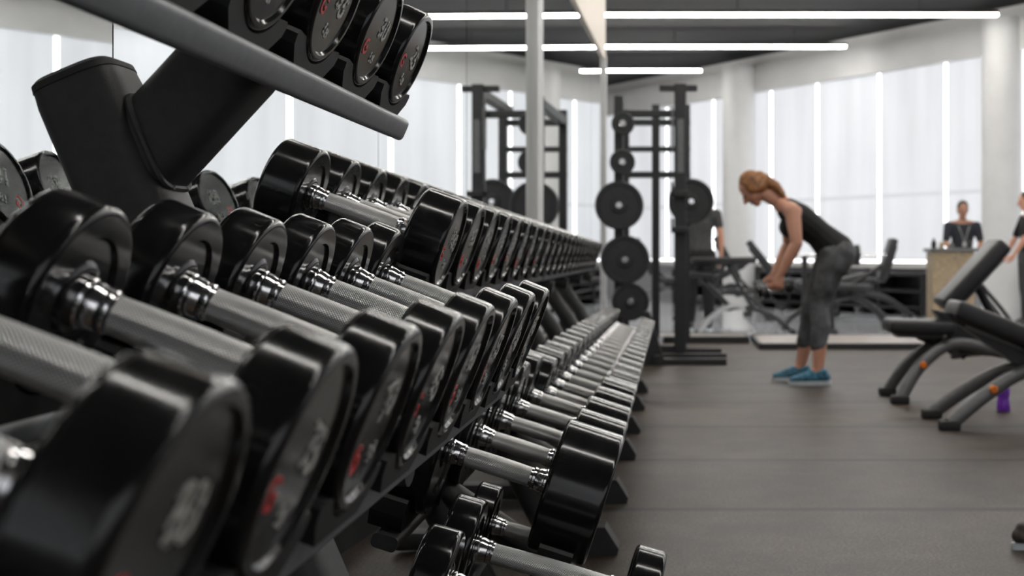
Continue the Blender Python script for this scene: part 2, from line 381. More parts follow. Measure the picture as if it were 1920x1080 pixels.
def frame(fx, fz, tilt):
    a = V((math.cos(tilt), 0, -math.sin(tilt))); w_ = V((math.sin(tilt), 0, math.cos(tilt))); return V((fx, 0, fz)), a, w_
def saddle(bm, F, a, w_, y, s0, s1, r, half, base=.030):
    arc = []
    n = 12; A = R(48)
    for i in range(n+1):
        th = -PI/2-A+2*A*i/n
        arc.append((math.cos(th)*(r+.001), math.sin(th)*(r+.001)))
    hi = arc[0][1]+.004
    pts = [(-half, hi-.006), (-half+.006, hi)]+arc+[(half-.006, hi), (half, hi-.006), (half-.004, -r+.012), (half-.034, -r-base), (-half+.034, -r-base), (-half+.004, -r+.012)]
    p3 = [F+V((0, y+p/S, 0))+a*s0+w_*q for p, q in pts]
    prism(bm, p3, a*(s1-s0))
def rail(bm, F, a, w_, r, s0, s1, w0, w1, y0, y1, rd=.012):
    pts = []
    for cx, cz, st in ((s1-rd, w1-rd, 0), (s0+rd, w1-rd, 90), (s0+rd, w0+rd, 180), (s1-rd, w0+rd, 270)):
        for k in range(5):
            th = R(st+k*22.5); pts.append((cx+rd*math.cos(th), cz+rd*math.sin(th)))
    p3 = [F+V((0, y0, 0))+a*s+w_*q for s, q in pts]
    prism(bm, p3, (0, y1-y0, 0))
def tier(rack, fx, fz, tilt, ys, r, hl, gap, y0, y1, half, group, nums, rfun=None, labfun=None, rs=(-.09, -.015), rw=.028, railm='rack'):
    F, a, w_ = frame(fx, fz, tilt)
    b = new(); rail(b, F, a, w_, r, rs[0], rs[1], -r-rw-.044, -r-rw, y0, y1, .010); obj('front_rail', b, M[railm], rack, world=True)
    sb = -hl*1.5-gap; hw = min(.033, hl*.44)
    b = new(); rail(b, F, a, w_, r, sb-.02, sb+.03, -r-.05, -r-.022, y0, y1, .010); obj('back_rail', b, M[railm], rack, world=True)
    for i, y in enumerate(ys):
        k = rfun(i) if rfun else 1
        rk_ = r*k; Fk = F-w_*(r*(1-k)); hk = half if k > .97 else min(half, rk_*1.0)
        for s in (-hl*.5*k, -(hl*1.5+gap)*k):
            b = new(); saddle(b, Fk, a, w_, y, s-hw, s+hw, rk_, hk, max(.014, rw+.002) if s > -hl else .024); obj('saddle', b, M['saddle'], rack, world=True, ang=25)
        pos = F+V((0, y, 0))+a*(-(hl+gap/2)*k)-w_*(r*(1-k))+w_*.0015
        dumbbell(labfun(i), group, pos, tilt, R(random.uniform(-28, 28)), r, hl, gap, nums[i % len(nums)], scale=k)

# rack 1
rack = thing('dumbbell_rack', 'black three-tier dumbbell rack closest to the camera with thick leaning post', 'rack', (-.4, 1.1, 0), group='dumbbell racks')
ys = [.58+.2124*i for i in range(8)]
tier(rack, -.261, H-.152, R(21.6), ys, .090, .055, .238, -.05, 2.18, .106, 'dumbbells on the middle tier', ['80', '75', '70', '65', '60', '55', '50', '45'],
     labfun=lambda i: 'black dumbbell, %s from the near end of the middle tier of the closest rack' % ORD[i], rs=(-.085, -.0156), rw=.009)
ysT = [2.05-.225*i for i in range(5)]
tier(rack, -.478, H+.352, R(23.5), ysT, .089, .055, .235, -.05, 2.185, .104, 'dumbbells on the top tier', ['25', '30', '35', '40', '45'],
     labfun=lambda i: 'black dumbbell, %s from the far end of the top tier of the closest rack' % ORD[i], rs=(-.066, .005), rw=.0115)
ysB = [2.05, 1.82]
tier(rack, -.035, H-.635, R(16), ysB, .088, .058, .285, -.05, 2.40, .1, 'dumbbells on the bottom tier', ['95', '90'],
     labfun=lambda i: ('black dumbbell low in the picture with its steel grip visible, bottom tier of closest rack', 'black dumbbell cut by the bottom picture edge on the bottom tier of closest rack')[i])
F, a, w_ = frame(-.035, H-.635, R(16))
dumbbell('smaller black dumbbell at the far end of the bottom tier, below a larger head', 'dumbbells on the bottom tier', F+a*(-.285)+w_*(-.018)+V((0, 2.30, 0)), R(16), .3, .1, .06, .15, '15', scale=.80)
for yy in (1.536, .2):
    top = V((-.805, yy, H+.232))
    d = V((.42, 0, -1)); dn = d.normalized(); pw = .5
    b = new(); tube(b, [top, top+d*.02, top+d*.3, top+d*1.06], [.058, .060, .060, .060], 48, sx=.95, sy=1.0, pw=pw); obj('post', b, M['rackpost'], rack, world=True, ang=40)
    b = new(); tube(b, [top-d*.014, top-d*.009, top-d*.0005], [.052, .058, .059], 48, sx=.95, sy=1.0, pw=pw); obj('post_cap', b, M['rubber'], rack, world=True, ang=40)
    p0 = top+d*.13; pe = V((-.603, yy, H+.262))
    b = new(); tube(b, [p0-(pe-p0)*.15, p0, pe, (-.585, yy, H+.285)], .060, 48, sx=.8, pw=pw); obj('arm', b, M['rackpost'], rack, world=True, ang=40)
    n = 48; dirv = (pe-p0).normalized(); e1 = V((0, 1, 0)); e2 = dirv.cross(e1); nrm = V((-dn.z, 0, dn.x))
    if nrm.x < 0: nrm = -nrm
    ff = lambda c: math.copysign(abs(c)**pw, c)
    ring = []
    for k in range(n+1):
        q = p0+e1*.049*ff(math.cos(2*PI*k/n))+e2*.061*ff(math.sin(2*PI*k/n))
        tt = (.060-(q-top).dot(nrm))/dirv.dot(nrm); ring.append(q+dirv*tt)
    b = new(); tube(b, ring, .005, 8); obj('weld', b, M['rackpost'], rack, world=True)
    q = top+d*.50; b = new(); tube(b, [q, (-.36, yy, H-.285)], .035, 16); obj('arm', b, M['rackpost'], rack, world=True)
    q = top+d*.9; b = new(); tube(b, [q, (-.13, yy, H-.79)], .035, 16); obj('arm', b, M['rackpost'], rack, world=True)
    b = new(); box(b, -.82, -.0, yy-.05, yy+.05, .012, .072, .012); obj('base_leg', b, M['rackpost'], rack, world=True)
    b = new(); box(b, -.02, .03, yy-.055, yy+.055, 0, .08, .012); obj('rubber_foot', b, M['rubber'], rack, world=True)

# long racks
ysU = [2.31+.222*i for i in range(22)]
ysL = [2.21+.262*i for i in range(5)]
while ysL[-1] < 7.05 and len(ysL) < 24: ysL.append(ysL[-1]+.228)
LS = [1.03]+[1-.02*i for i in range(1, 5)]+[.84-.006*(i-5) for i in range(5, 24)]
def long_rack(y0, y1, frames, lab):
    rk = thing('dumbbell_rack', lab, 'rack', (-.45, (y0+y1)/2, 0), group='dumbbell racks')
    iu = [i for i, y in enumerate(ysU) if y0 <= y < y1]; il = [i for i, y in enumerate(ysL) if y0 <= y < y1]
    tier(rk, -.458, H+.015, R(19.5), [ysU[i] for i in iu], .098, .083, .224, y0+.01, y1-.01, .106, 'dumbbells on the upper row of the long racks', ['100', '95', '90', '85', '80', '75', '70', '65'],
         rfun=lambda k: 1-.012*iu[k], labfun=lambda k: 'black dumbbell, %s from the near end of the upper row on the two-tier racks' % ORD[iu[k]], rs=(-.095, -.024), rw=.006)
    tier(rk, -.137, H-.494, R(18), [ysL[i] for i in il], .129, .115, .20, y0+.01, y1-.01, .134, 'dumbbells on the lower row of the long racks', ['120', '115', '110', '105', '100'],
         rfun=lambda k: LS[il[k]], labfun=lambda k: ('largest black dumbbell head in front, nearest of the lower row on the two-tier racks' if il[k] == 0 else 'black dumbbell, %s from the near end of the lower row on the two-tier racks' % ORD[il[k]]), railm='rackpost')
    for yy in frames:
        b = new(); tube(b, [(-.36, yy, .05), (-.60, yy, .52), (-.80, yy, .80)], .04, 18, sx=.8); obj('post', b, M['rackpost'], rk, world=True)
        b = new(); tube(b, [(-.545, yy, .40), (-.26, yy, .21)], .03, 14); obj('arm', b, M['rackpost'], rk, world=True)
        b = new(); tube(b, [(-.78, yy, .80), (-.52, yy, .73)], .03, 14); obj('arm', b, M['rackpost'], rk, world=True)
        b = new(); box(b, -.82, -.24, yy-.035, yy+.035, .010, .065, .012); obj('base_leg', b, M['rackpost'], rk, world=True)
        b = new(); prism(b, [(-.25, yy-.04, 0), (-.165, yy-.04, 0), (-.16, yy-.04, .018), (-.20, yy-.04, .082), (-.25, yy-.04, .082)], (0, .08, 0)); obj('rubber_foot', b, M['rubber'], rk, world=True, smooth=False)
def split(y):
    i = max(k for k in range(len(ysL)-1) if ysL[k] < y); return (ysL[i]+ysL[i+1])/2
B1, B2 = split(4.44), split(5.75)
long_rack(2.07, B1, (2.42, 3.3, 3.98), 'first black two-tier dumbbell rack just beyond the closest rack')
long_rack(B1, B2, (4.83, 5.5), 'middle one of the three black two-tier dumbbell racks')
long_rack(B2, 7.3, (6.3, 7.1), 'farthest black two-tier dumbbell rack, before the plate stand')

# ------------------------------------------------------------------ squat rack with plates
sq = thing('squat_rack', 'tall black squat rack beside the mirror holding round weight plates', 'rack', (-.2, 10, 0))
def post(x, y, h, wd=.075):
    b = new(); box(b, x-wd/2, x+wd/2, y-wd/2, y+wd/2, 0.05, h, .006); obj('upright', b, M['blackframe'], sq, world=True, smooth=False)
post(.055, 9.4, 2.30, .1); post(-.46, 9.4, 2.2); post(-.17, 10.7, 2.3); post(-.46, 10.7, 2.25); post(.12, 10.7, 2.3)
for (x0, x1, y0, y1, z0, z1) in ((-.5, .1, 9.37, 9.43, 2.02, 2.08), (-.5, .16, 10.67, 10.73, 2.1, 2.16), (-.5, -.42, 9.4, 10.7, 2.1, 2.18), (.02, .1, 9.4, 10.7, 2.2, 2.28), (-.5, .16, 10.67, 10.73, 1.6, 1.66), (-.5, .1, 9.37, 9.43, .05, .11),
                                 (-.12, .2, 9.37, 9.43, 2.24, 2.29), (-.5, .16, 10.67, 10.73, 1.85, 1.9)):
    b = new(); box(b, x0, x1, y0, y1, z0, z1, .006); obj('crossbeam', b, M['blackframe'], sq, world=True, smooth=False)
for y, x1 in ((8.86, .42), (9.3, .44), (9.8, .42)):
    b = new(); box(b, -.12, x1, y-.03, y+.03, 0, .05, .006); obj('base_bar', b, M['blackframe'], sq, world=True, smooth=False)
b = new(); box(b, -.16, -.1, 8.75, 10.75, 0, .08, .006); obj('base_rail', b, M['blackframe'], sq, world=True, smooth=False)
b = new(); box(b, -.5, -.1, 9.36, 9.44, 0, .05, .006); obj('base_rail', b, M['blackframe'], sq, world=True, smooth=False)
b = new(); prism(b, [(-.25, 8.8, 0), (-.08, 8.8, 0), (-.08, 8.8, .06), (-.19, 8.8, .42), (-.25, 8.8, .42)], (0, .08, 0)); obj('foot_gusset', b, M['blackframe'], sq, world=True, smooth=False)
b = new(); box(b, -.02, .0, 9.3, 9.36, 1.75, 2.1, .002); box(b, .03, .085, 9.335, 9.348, 1.55, 2.0, .002); obj('label_strip', b, M['greyframe'], sq, world=True, smooth=False)
for z in (1.05, 1.35):
    b = new(); box(b, -.02, .13, 9.27, 9.35, z, z+.05, .006); box(b, -.02, .0, 9.27, 9.35, z, z+.12, .006); obj('j_hook', b, M['blackframe'], sq, world=True, smooth=False)
def plate(x, y, z, r, th, lab):
    b = new(); lathe(b, [(-th/2, .027), (-th/2, r*.3), (-th*.3, r*.34), (-th*.3, r*.8), (-th/2, r*.84), (-th/2, r-.006), (-th*.3, r), (th*.3, r), (th/2, r-.006), (th/2, r*.84), (th*.3, r*.8), (th*.3, r*.34), (th/2, r*.3), (th/2, .027), (-th/2, .027)], 48)
    o = obj('weight_plate', b, M['iron']); o.location = (x, y, z); o.rotation_euler = (0, 0, PI/2); tag(o, lab, 'weight plate', 'plates on the squat rack')
for px, py, rr, lab in ((1168, 232, .095, 'small black weight plate, topmost on the left upright of the squat rack'), (1167, 304, .105, 'small black weight plate, second from the top on the left upright'),
                        (1161, 385, .20, 'large black weight plate, upper of the big ones on the left upright'), (1172, 487, .20, 'large black weight plate, second from the bottom on the left upright'), (1182, 566, .155, 'lowest black weight plate on the left upright near the floor')):
    y = 9.2; x = (px-1263)*y/2100; z = H-(py-475)*y/2100
    for k in range(2 if rr > .18 else 1):
        plate(x, y+.06*k, z, rr, .05, lab if k == 0 else lab.replace('black', 'black rear')+'')
    b = new(); tube(b, [(x, y-.06, z), (x, 9.4, z)], .024, 16); tube(b, [(x, 9.37, z), (-.46, 9.37, z)], .02, 10); obj('plate_horn', b, M['chrome'], sq, world=True)
for px, py, rr, y, lab in ((1296, 378, .215, 10.45, 'large black weight plate behind the right upright, in front of a person'),):
    x = (px-1263)*y/2100; z = H-(py-475)*y/2100
    plate(x, y, z, rr, .06, lab)
    b = new(); tube(b, [(x, y-.06, z), (x, 10.7, z)], .024, 16); obj('plate_horn', b, M['chrome'], sq, world=True)

# platforms
def platform(x0, x1, y0, y1, h, m, lab):
    t = thing('lifting_platform', lab, 'platform', ((x0+x1)/2, (y0+y1)/2, 0), group='lifting platforms')
    b = new(); box(b, x0+.03, x1-.03, y0+.03, y1-.03, 0, h, .004); obj('deck', b, m, t, world=True, smooth=False)
    b = new(); box(b, x0, x1, y0, y0+.03, 0, h+.006, .004); box(b, x0, x1, y1-.03, y1, 0, h+.006, .004); box(b, x0, x0+.03, y0+.03, y1-.03, 0, h+.006, .004); box(b, x1-.03, x1, y0+.03, y1-.03, 0, h+.006, .004); obj('edge_frame', b, M['blackframe'], t, world=True, smooth=False)
platform(.78, 2.5, 10.25, 11.45, .05, M['wood'], 'pale wooden lifting platform behind the woman')
platform(-.35, .74, 10.95, 11.55, .06, M['greymat'], 'grey lifting platform behind the squat rack')

# ------------------------------------------------------------------ benches
def bench(label, loc, rz, bp, sp, legs, cap, scale=1, fm='greyframe', capm='orange', group='adjustable benches', spread=.2, th=.10, lr=.038, spm=None):
    t = thing('adjustable_bench', label, 'bench', loc, (0, 0, rz), group); t.scale = (scale,)*3
    spm = spm or fm
    def pad(name, p, wd, th):
        p0, p1 = V((p[0], 0, p[1])), V((p[2], 0, p[3])); d = (p1-p0); L = d.length; d.normalize(); n = d.cross(V((0, 1, 0)))
        b = new(); obox(b, (p0+p1)/2, d*L/2, (0, wd/2, 0), n*th/2, .026, 3); obj(name, b, M['pad'], t)
        b = new(); s = -1 if n.z > 0 else 1
        obox(b, (p0+p1)/2+n*s*(th/2+.012), d*L*.36, (0, wd*.22, 0), n*.011, .003); obj(name+'_bracket', b, M[spm], t)
    pad('back_pad', bp, .32, th); pad('seat_pad', sp, .34, th*.85)
    for sy in (-spread, spread):
        pts = smoothpts([V((x, sy*k, z)) for (x, z), k in zip(legs, (1.1, .85, .5, .12))], 5)
        b = new(); tube(b, pts, lr, 16, sx=.8); obj('leg', b, M[fm], t)
        x, z = legs[0]
        b = new(); obox(b, (x-.005, sy*1.1, .024), (.052, 0, 0), (0, .040, 0), (0, 0, .024), .010); obj('rubber_foot', b, M['rubber'], t)
        if capm and sy < 0:
            b = new(); lathe(b, [(-.016, 0), (-.016, .015), (-.010, .020), (.012, .020), (.012, 0)], 24); o = obj('pivot_cap', b, M[capm], t)
            o.location = (cap[0], sy*.83+math.copysign(.040, sy), cap[1]); o.rotation_euler = (0, 0, PI/2 if sy < 0 else -PI/2)
    e = legs[-1]
    b = new(); tube(b, smoothpts([(e[0]-.25, 0, e[1]-.02), (e[0], 0, e[1]), (e[0]+.35, 0, e[1]-.1), (e[0]+.62, 0, .05)], 5), .042 if capm else .03, 14, sx=.9); obj('spine', b, M[spm], t)
    b = new(); tube(b, [(e[0]+.62, -.27, .045), (e[0]+.62, .27, .045)], .042, 14, up=(0, 0, 1)); obj('rear_foot', b, M[spm], t)
    m0 = V(((bp[0]*.45+bp[2]*.55), 0, (bp[1]*.45+bp[3]*.55)-.05))
    b = new(); tube(b, [m0, (e[0]+.12, 0, e[1]-.03)], .026, 12); obj('support_strut', b, M['blackframe'], t)
    m1 = V(((sp[0]+sp[2])/2, 0, (sp[1]+sp[3])/2-.045))
    b = new(); tube(b, [m1, (e[0]-.16, 0, e[1]-.03)], .034, 12); obj('seat_post', b, M['blackframe'], t)
    if capm:
        pv = V((bp[0]+.02, 0, bp[1]-.08))
        b = new(); prism(b, [(pv.x-.08, -.06, pv.z+.06), (pv.x+.08, -.06, pv.z+.04), (e[0]-.02, -.06, e[1]), (e[0]-.2, -.06, e[1]-.02)], (0, .12, 0)); obj('hinge_plate', b, M['blackframe'], t, smooth=False)
        # curved selector ladder between the frame and the back pad
        b = new(); tube(b, smoothpts([(e[0]+.08, -.10, e[1]), (e[0]+.10, -.10, e[1]+.15), (m0.x+.02, -.10, m0.z-.03)], 5), .013, 10); tube(b, smoothpts([(e[0]+.08, .10, e[1]), (e[0]+.10, .10, e[1]+.15), (m0.x+.02, .10, m0.z-.03)], 5), .013, 10); tube(b, [(e[0]+.095, -.10, e[1]+.10), (e[0]+.095, .10, e[1]+.10)], .011, 10, up=(0, 0, 1)); obj('selector_ladder', b, M[fm], t)
    return t
bench('grey framed incline bench with raised back pad, the farther of the two at right', (1.5, 6.75, 0), 0, (.12, .56, .47, .94), (-.22, .445, .17, .435), [(-.17, .03), (-.05, .21), (.15, .34), (.42, .30)], (-.035, .225))
bench('grey framed bench with reclined pad, the nearer one cut by the right edge', (1.57, 5.78, 0), 0, (-.14, .60, .46, .36), (.54, .36, .9, .38), [(-.19, .03), (.03, .19), (.24, .285), (.5, .25)], (.03, .20))
bg = [('raised bench with light grey legs inside the squat rack area', (.52, 12.1, .0), 0, .82, (-.40, .98, .45, .985), (-.42, .80, -.1, .78), 'lightframe'),
      ('low black bench far behind, right of the bending woman', (2.2, 13.0, 0), PI, (1.0), (-.2, .55, -.35, 1.05), (-.1, .48, .4, .5), 'blackframe'),
      ('black bench in the distance directly left of the tan podium', (2.15, 14.3, 0), 0, 1, (-.1, .5, .3, .6), (-.6, .48, -.2, .48), 'blackframe'),
      ('dark bench with upright back in the distance, left of the woman', (.95, 14.7, 0), PI, 1, (.1, .55, .4, 1.1), (-.5, .5, -.1, .48), 'blackframe'),
      ('dark bench with upright back in the distance behind the woman', (1.35, 15.8, 0), 0, 1, (.1, .55, -.3, 1.05), (.1, .5, .5, .48), 'blackframe'),
      ('small dark bench far away just right of the squat rack', (-.35, 16.6, 0), 0, 1, (.1, .5, -.2, 1.1), (.1, .5, .5, .48), 'greyframe'),
      ('flat dark bench farthest away under the blinds right of the woman', (2.3, 15.4, 0), 0, 1, (-.1, .5, .5, .5), (-.6, .48, -.2, .48), 'blackframe'),
      ('flat dark bench near the blinds between the woman and the round column', (.75, 17.4, 0), 0, 1, (-.1, .5, .4, .75), (-.6, .48, -.2, .48), 'blackframe')]
for lab, loc, rz, sc, bpp, spp, fm in bg:
    bench(lab, loc, rz, bpp, spp, [(-.3, .03), (-.15, .22), (.1, .38), (.3, .36)], (-.1, .25), sc, fm, None, 'benches in the background', th=.085, lr=.03, spm='blackframe')
# low dark storage shelves under the blinds
for k, (t0, t1, lab) in enumerate(((-.6, .5, 'low dark storage shelf under the blinds left of the column'), (1.6, 3.0, 'low dark storage shelf under the blinds behind the woman'), (3.3, 4.9, 'low dark storage shelf under the blinds near the podium'))):
    c = P((t0+t1)/2, 0, .3)
    t = thing('storage_shelf', lab, 'shelf', tuple(c), group='storage shelves')
    for z in (.10, .33, .56):
        b = new(); slab(b, t0, t1, z, z+.04, .12, .48); obj('shelf_board', b, M['blackframe'], t, world=True, smooth=False)
    for q in (t0, (t0+t1)/2-.02, t1-.04):
        b = new(); slab(b, q, q+.04, 0, .56, .12, .48); obj('side_frame', b, M['blackframe'], t, world=True, smooth=False)
    b = new(); slab(b, t0, t1, .10, .58, .10, .12); obj('back_panel', b, M['iron'], t, world=True, smooth=False)
# barbell on stand behind the woman
t = thing('barbell', 'barbell with dark round plates in the distance behind the woman', 'barbell', (2.05, 12.4, 0))
b = new(); tube(b, [(1.2, 12.4, .86), (2.35, 12.4, .86)], .016, 12); obj('bar', b, M['chrome'], t, world=True)
for x in (1.97, 2.03):
    b = new(); lathe(b, [(-.025, 0), (-.025, .11), (-.018, .118), (.018, .118), (.025, .11), (.025, 0)], 32); o = obj('plate', b, M['iron'], t); o.location = (x-2.05, 0, .86)
b = new()
for x in (1.45, 1.75): box(b, x-.03, x+.03, 12.37, 12.43, .03, .843, .005)
box(b, 1.40, 1.80, 12.2, 12.6, 0, .04, .005)
t2 = tag(obj('barbell_stand', b, M['blackframe'], smooth=False), 'black barbell stand behind the woman', 'stand')

# bottle
t = thing('water_bottle', 'purple plastic water bottle standing on the floor under the bench', 'bottle', (1.84, 6.25, 0))
b = new(); lathe(b, [(0, 0), (0, .034), (.006, .037), (.05, .036), (.07, .031), (.09, .036), (.125, .037), (.14, .03), (.14, 0)], 32); o = obj('bottle_body', b, M['purple'], t); o.rotation_euler = (0, -PI/2, 0)
b = new(); lathe(b, [(.14, 0), (.14, .031), (.158, .031), (.162, .022), (.162, .012), (.178, .011), (.178, 0)], 32); o = obj('bottle_lid', b, M['purple'], t); o.rotation_euler = (0, -PI/2, 0)

# podium
t = thing('podium', 'tan podium desk in front of the man in dark polo', 'podium', (3.22, 12.9, 0))
b = new(); box(b, 2.95, 3.42, 12.7, 13.1, .04, .90, .006); obj('cabinet', b, M['tan'], t, world=True, smooth=False)
b = new(); box(b, 2.92, 3.6, 12.66, 13.14, .90, .94, .006); obj('top', b, M['greyframe'], t, world=True, smooth=False)
b = new(); box(b, 2.98, 3.4, 12.73, 13.07, 0, .04); obj('plinth', b, M['blackframe'], t, world=True, smooth=False)
for i, (x, h, mm, lab) in enumerate(((2.99, .11, 'blackframe', 'tallest small dark bottle on the left of the tan podium'), (3.08, .08, 'tan', 'tan bottle between dark and grey bottles on the podium'), (3.19, .07, 'greyframe', 'shortest grey bottle on the podium'), (3.40, .10, 'blackframe', 'dark bottle at the right end of the podium top'))):
    b = new(); lathe(b, [(0, 0), (0, .03), (h*.6, .03), (h*.8, .014), (h, .014), (h, 0)], 20)
    o = obj('spray_bottle', b, M[mm]); o.location = (x, 12.87, .94); o.rotation_euler = (0, -PI/2, 0)
    tag(o, lab, 'bottle', 'bottles on the podium')

# ------------------------------------------------------------------ people
SPH = []
for i in range(70):
    z = 1-2*(i+.5)/70; a_ = i*2.399963; rr = math.sqrt(1-z*z); SPH.append(V((rr*math.cos(a_), rr*math.sin(a_), z)))
LAT = V((0, 1, 0))
def sph(c, r): return [V(c)+s*r for s in SPH]
def ell(c, a, bb): return [V(c)+V((s.x*bb, s.y*a, s.z*bb)) for s in SPH]
def ell3(c, axes): return [V(c)+axes[0]*s.x+axes[1]*s.y+axes[2]*s.z for s in SPH]
def hull(bm, *sets):
    vs = [bm.verts.new(p) for S_ in sets for p in S_]
    r_ = bmesh.ops.convex_hull(bm, input=vs)
    bad = {g for k in ('geom_interior', 'geom_unused') for g in r_[k] if isinstance(g, bmesh.types.BMVert)}
    bad |= {v for v in vs if v.is_valid and not v.link_faces}
    if bad: bmesh.ops.delete(bm, geom=list(bad), context='VERTS')
def remesh(name, bm, m, parent, vox, it=3):
    bmesh.ops.recalc_face_normals(bm, faces=bm.faces)
    me = bpy.data.meshes.new(name+'_src'); bm.to_mesh(me); bm.free()
    o = bpy.data.objects.new('tmp', me); C.objects.link(o)
    r_ = o.modifiers.new('r', 'REMESH'); r_.mode = 'VOXEL'; r_.voxel_size = vox
    s = o.modifiers.new('s', 'SMOOTH'); s.factor = .5; s.iterations = it
    dg = bpy.context.evaluated_depsgraph_get(); out = bpy.data.meshes.new_from_object(o.evaluated_get(dg)); out.name = name
    bpy.data.objects.remove(o); bpy.data.meshes.remove(me)
    for p in out.polygons: p.use_smooth = True
    out.materials.clear()
    return link(name, out, m, parent)
def hand(bm, w0, d, pn, sd, curl, k=1):
    d, pn, sd = V(d).normalized(), V(pn).normalized(), V(sd).normalized()
    hull(bm, sph(w0, .022*k), sph(w0+d*.08*k+sd*.026*k, .013*k), sph(w0+d*.076*k-sd*.028*k, .012*k), sph(w0+d*.03*k+sd*.026*k, .013*k))
    for i, L in enumerate((.070, .078, .073, .058)):
        p = w0+d*(.082-.003*i)*k+sd*(.029-.0195*i)*k; ang = 0
        for j, fr in enumerate((.45, .32, .25)):
            ang += curl[j]
            dd = d*math.cos(ang)+pn*math.sin(ang); q = p+dd*L*fr*k
            hull(bm, sph(p, (.0095-.001*j)*k), sph(q, (.0088-.001*j)*k)); p = q
    p = w0+d*.03*k+sd*.03*k
    for dd, L in (((d*.55+sd*.6+pn*.5).normalized(), .038), ((d*.6+pn*.8+sd*.1).normalized(), .03)):
        q = p+dd*L*k; hull(bm, sph(p, .0115*k), sph(q, .010*k)); p = q
def figure(label, loc, rz, J, skin, hairm, top, bottom, shoe, sleeves, legfrac, vox=.008, pony=False, gscale=1, handpose=None, wom=False, bulk=1):
    t = thing('person', label, 'person', loc, (0, 0, rz))
    hd, nk, ch, ws, pv = (V(J[k]) for k in ('head', 'neck', 'chest', 'waist', 'pelvis')); hf = V(J['hf']).normalized(); hu = V(J['hu']).normalized()
    g = gscale; q = g*bulk; cw, ww, pw = (.128, .115, .150) if wom else (.155, .135, .150)
    b = new()
    sh = [V(J['sh'][s]) for s in (0, 1)]
    def torso(bb, e):
        hull(bb, ell(ch, cw*q+e, .092*q+e), ell(ws, ww*q+e, .080*q+e))
        hull(bb, ell(ws, ww*q+e, .080*q+e), ell(pv, pw*q+e, .105*q+e))
    def glutes(bb, e):
        if wom:
            for s in (0, 1):
                Hp = V(J['hip'][s]); hull(bb, sph(Hp+V((-.045, 0, .015)), .088*q+e), sph(Hp-V((0, 0, .06)), .085*q+e))
    torso(b, 0); glutes(b, 0)
    up = (ch+nk)/2
    hull(b, ell(ch, cw*q, .09*q), ell(up, .10*q, .07*q), sph(nk, .05*q))
    if wom: hull(b, ell(ch+V((.055, 0, -.055)), .10*q, .062*q), ell(ch, .11*q, .06*q))
    hull(b, sph(nk, .05*q), sph(hd-hu*.03-hf*.015, .052*g))
    hull(b, ell3(hd+hu*.015-hf*.01, (hf*.096*g, LAT*.074*g, hu*.10*g)), ell3(hd+hf*.028-hu*.03, (hf*.062*g, LAT*.060*g, hu*.06*g)))
    hull(b, ell3(hd+hf*.035-hu*.03, (hf*.055*g, LAT*.056*g, hu*.05*g)), ell3(hd+hf*.055-hu*.088, (hf*.026*g, LAT*.028*g, hu*.022*g)))
    hull(b, sph(hd+hf*.085+hu*.012, .009*g), sph(hd+hf*.108-hu*.024, .0125*g), sph(hd+hf*.085-hu*.03, .012*g))
    for s in (1, -1): hull(b, ell3(hd+LAT*s*.075*g-hf*.01-hu*.008, (hf*.018, LAT*.008, hu*.030)))
    for s in (0, 1):
        sg = 1 if s == 0 else -1
        Sh, E, W = (V(J[k][s]) for k in ('sh', 'el', 'wr'))
        hull(b, sph(up, .06*q), sph(Sh, .049*q), sph(nk, .035*q)); hull(b, ell(ch, cw*.7*q, .07*q), sph(Sh, .045*q))
        m1 = Sh.lerp(E, .35); hull(b, sph(Sh, .050*q), sph(m1, .048*q)); hull(b, sph(m1, .048*q), sph(E, .037*q))
        m2 = E.lerp(W, .25); hull(b, sph(E, .037*q), sph(m2, .039*q)); hull(b, sph(m2, .039*q), sph(W, .025*q))
        d = (W-E).normalized()
        if handpose: hp = handpose
        else: hp = dict(d=None, pn=(0, -sg, 0), sd=(1, 0, 0), curl=(.25, .35, .3))
        pn = V((hp['pn'][0], hp['pn'][1]*(sg if handpose else 1), hp['pn'][2]))
        hand(b, W, V(hp['d']) if hp['d'] else d, pn, hp['sd'], hp['curl'], g)
        Hp, K, A = (V(J[k][s]) for k in ('hip', 'kn', 'an'))
        hull(b, sph(Hp, .088*q), sph(K, .056*q)); hull(b, sph(K, .055*q), sph(K.lerp(A, .3)-V((.015, 0, 0)), .057*q)); hull(b, sph(K.lerp(A, .3)-V((.015, 0, 0)), .057*q), sph(A, .036*g))
        hull(b, sph(A, .036*g), sph(A-V((.02, 0, .04)), .03*g), sph(A+V((.09, 0, -.055)), .025*g))
    body = remesh('body', b, skin, t, vox, 2)
    b = new()
    for s in (1, -1): hull(b, ell3(hd+hf*.083*g+LAT*s*.031*g+hu*.004, (hf*.008, LAT*.013, hu*.007)))
    obj('eyes', b, M['eye'], t)
    b = new(); hull(b, ell3(hd+hf*.079*g-hu*.062, (hf*.012, LAT*.022, hu*.007))); obj('mouth', b, M['lip'], t)
    # hair
    b = new()
    hull(b, ell3(hd+hu*.028-hf*.022, (hf*.090*g, LAT*.082*g, hu*.10*g)), ell3(hd-hf*.045-hu*.02, (hf*.062*g, LAT*.078*g, hu*.075*g)))
    if pony:
        for s in (1, -1): hull(b, ell3(hd+LAT*s*.068+hu*.02+hf*.01, (hf*.035, LAT*.016, hu*.05)), ell3(hd+LAT*s*.066-hf*.03-hu*.03, (hf*.03, LAT*.016, hu*.03)))
        pp = [V(p) for p in ((.40, .01, 1.395), (.345, .02, 1.375), (.29, .04, 1.335), (.25, .06, 1.285), (.225, .075, 1.245))]
        for q0, q1, r0, r1 in zip(pp, pp[1:], (.048, .034, .034, .024), (.034, .034, .024, .008)): hull(b, sph(q0, r0), sph(q1, r1))
    remesh('hair', b, hairm, t, .009, 2)
    # top
    b = new(); torso(b, .010)
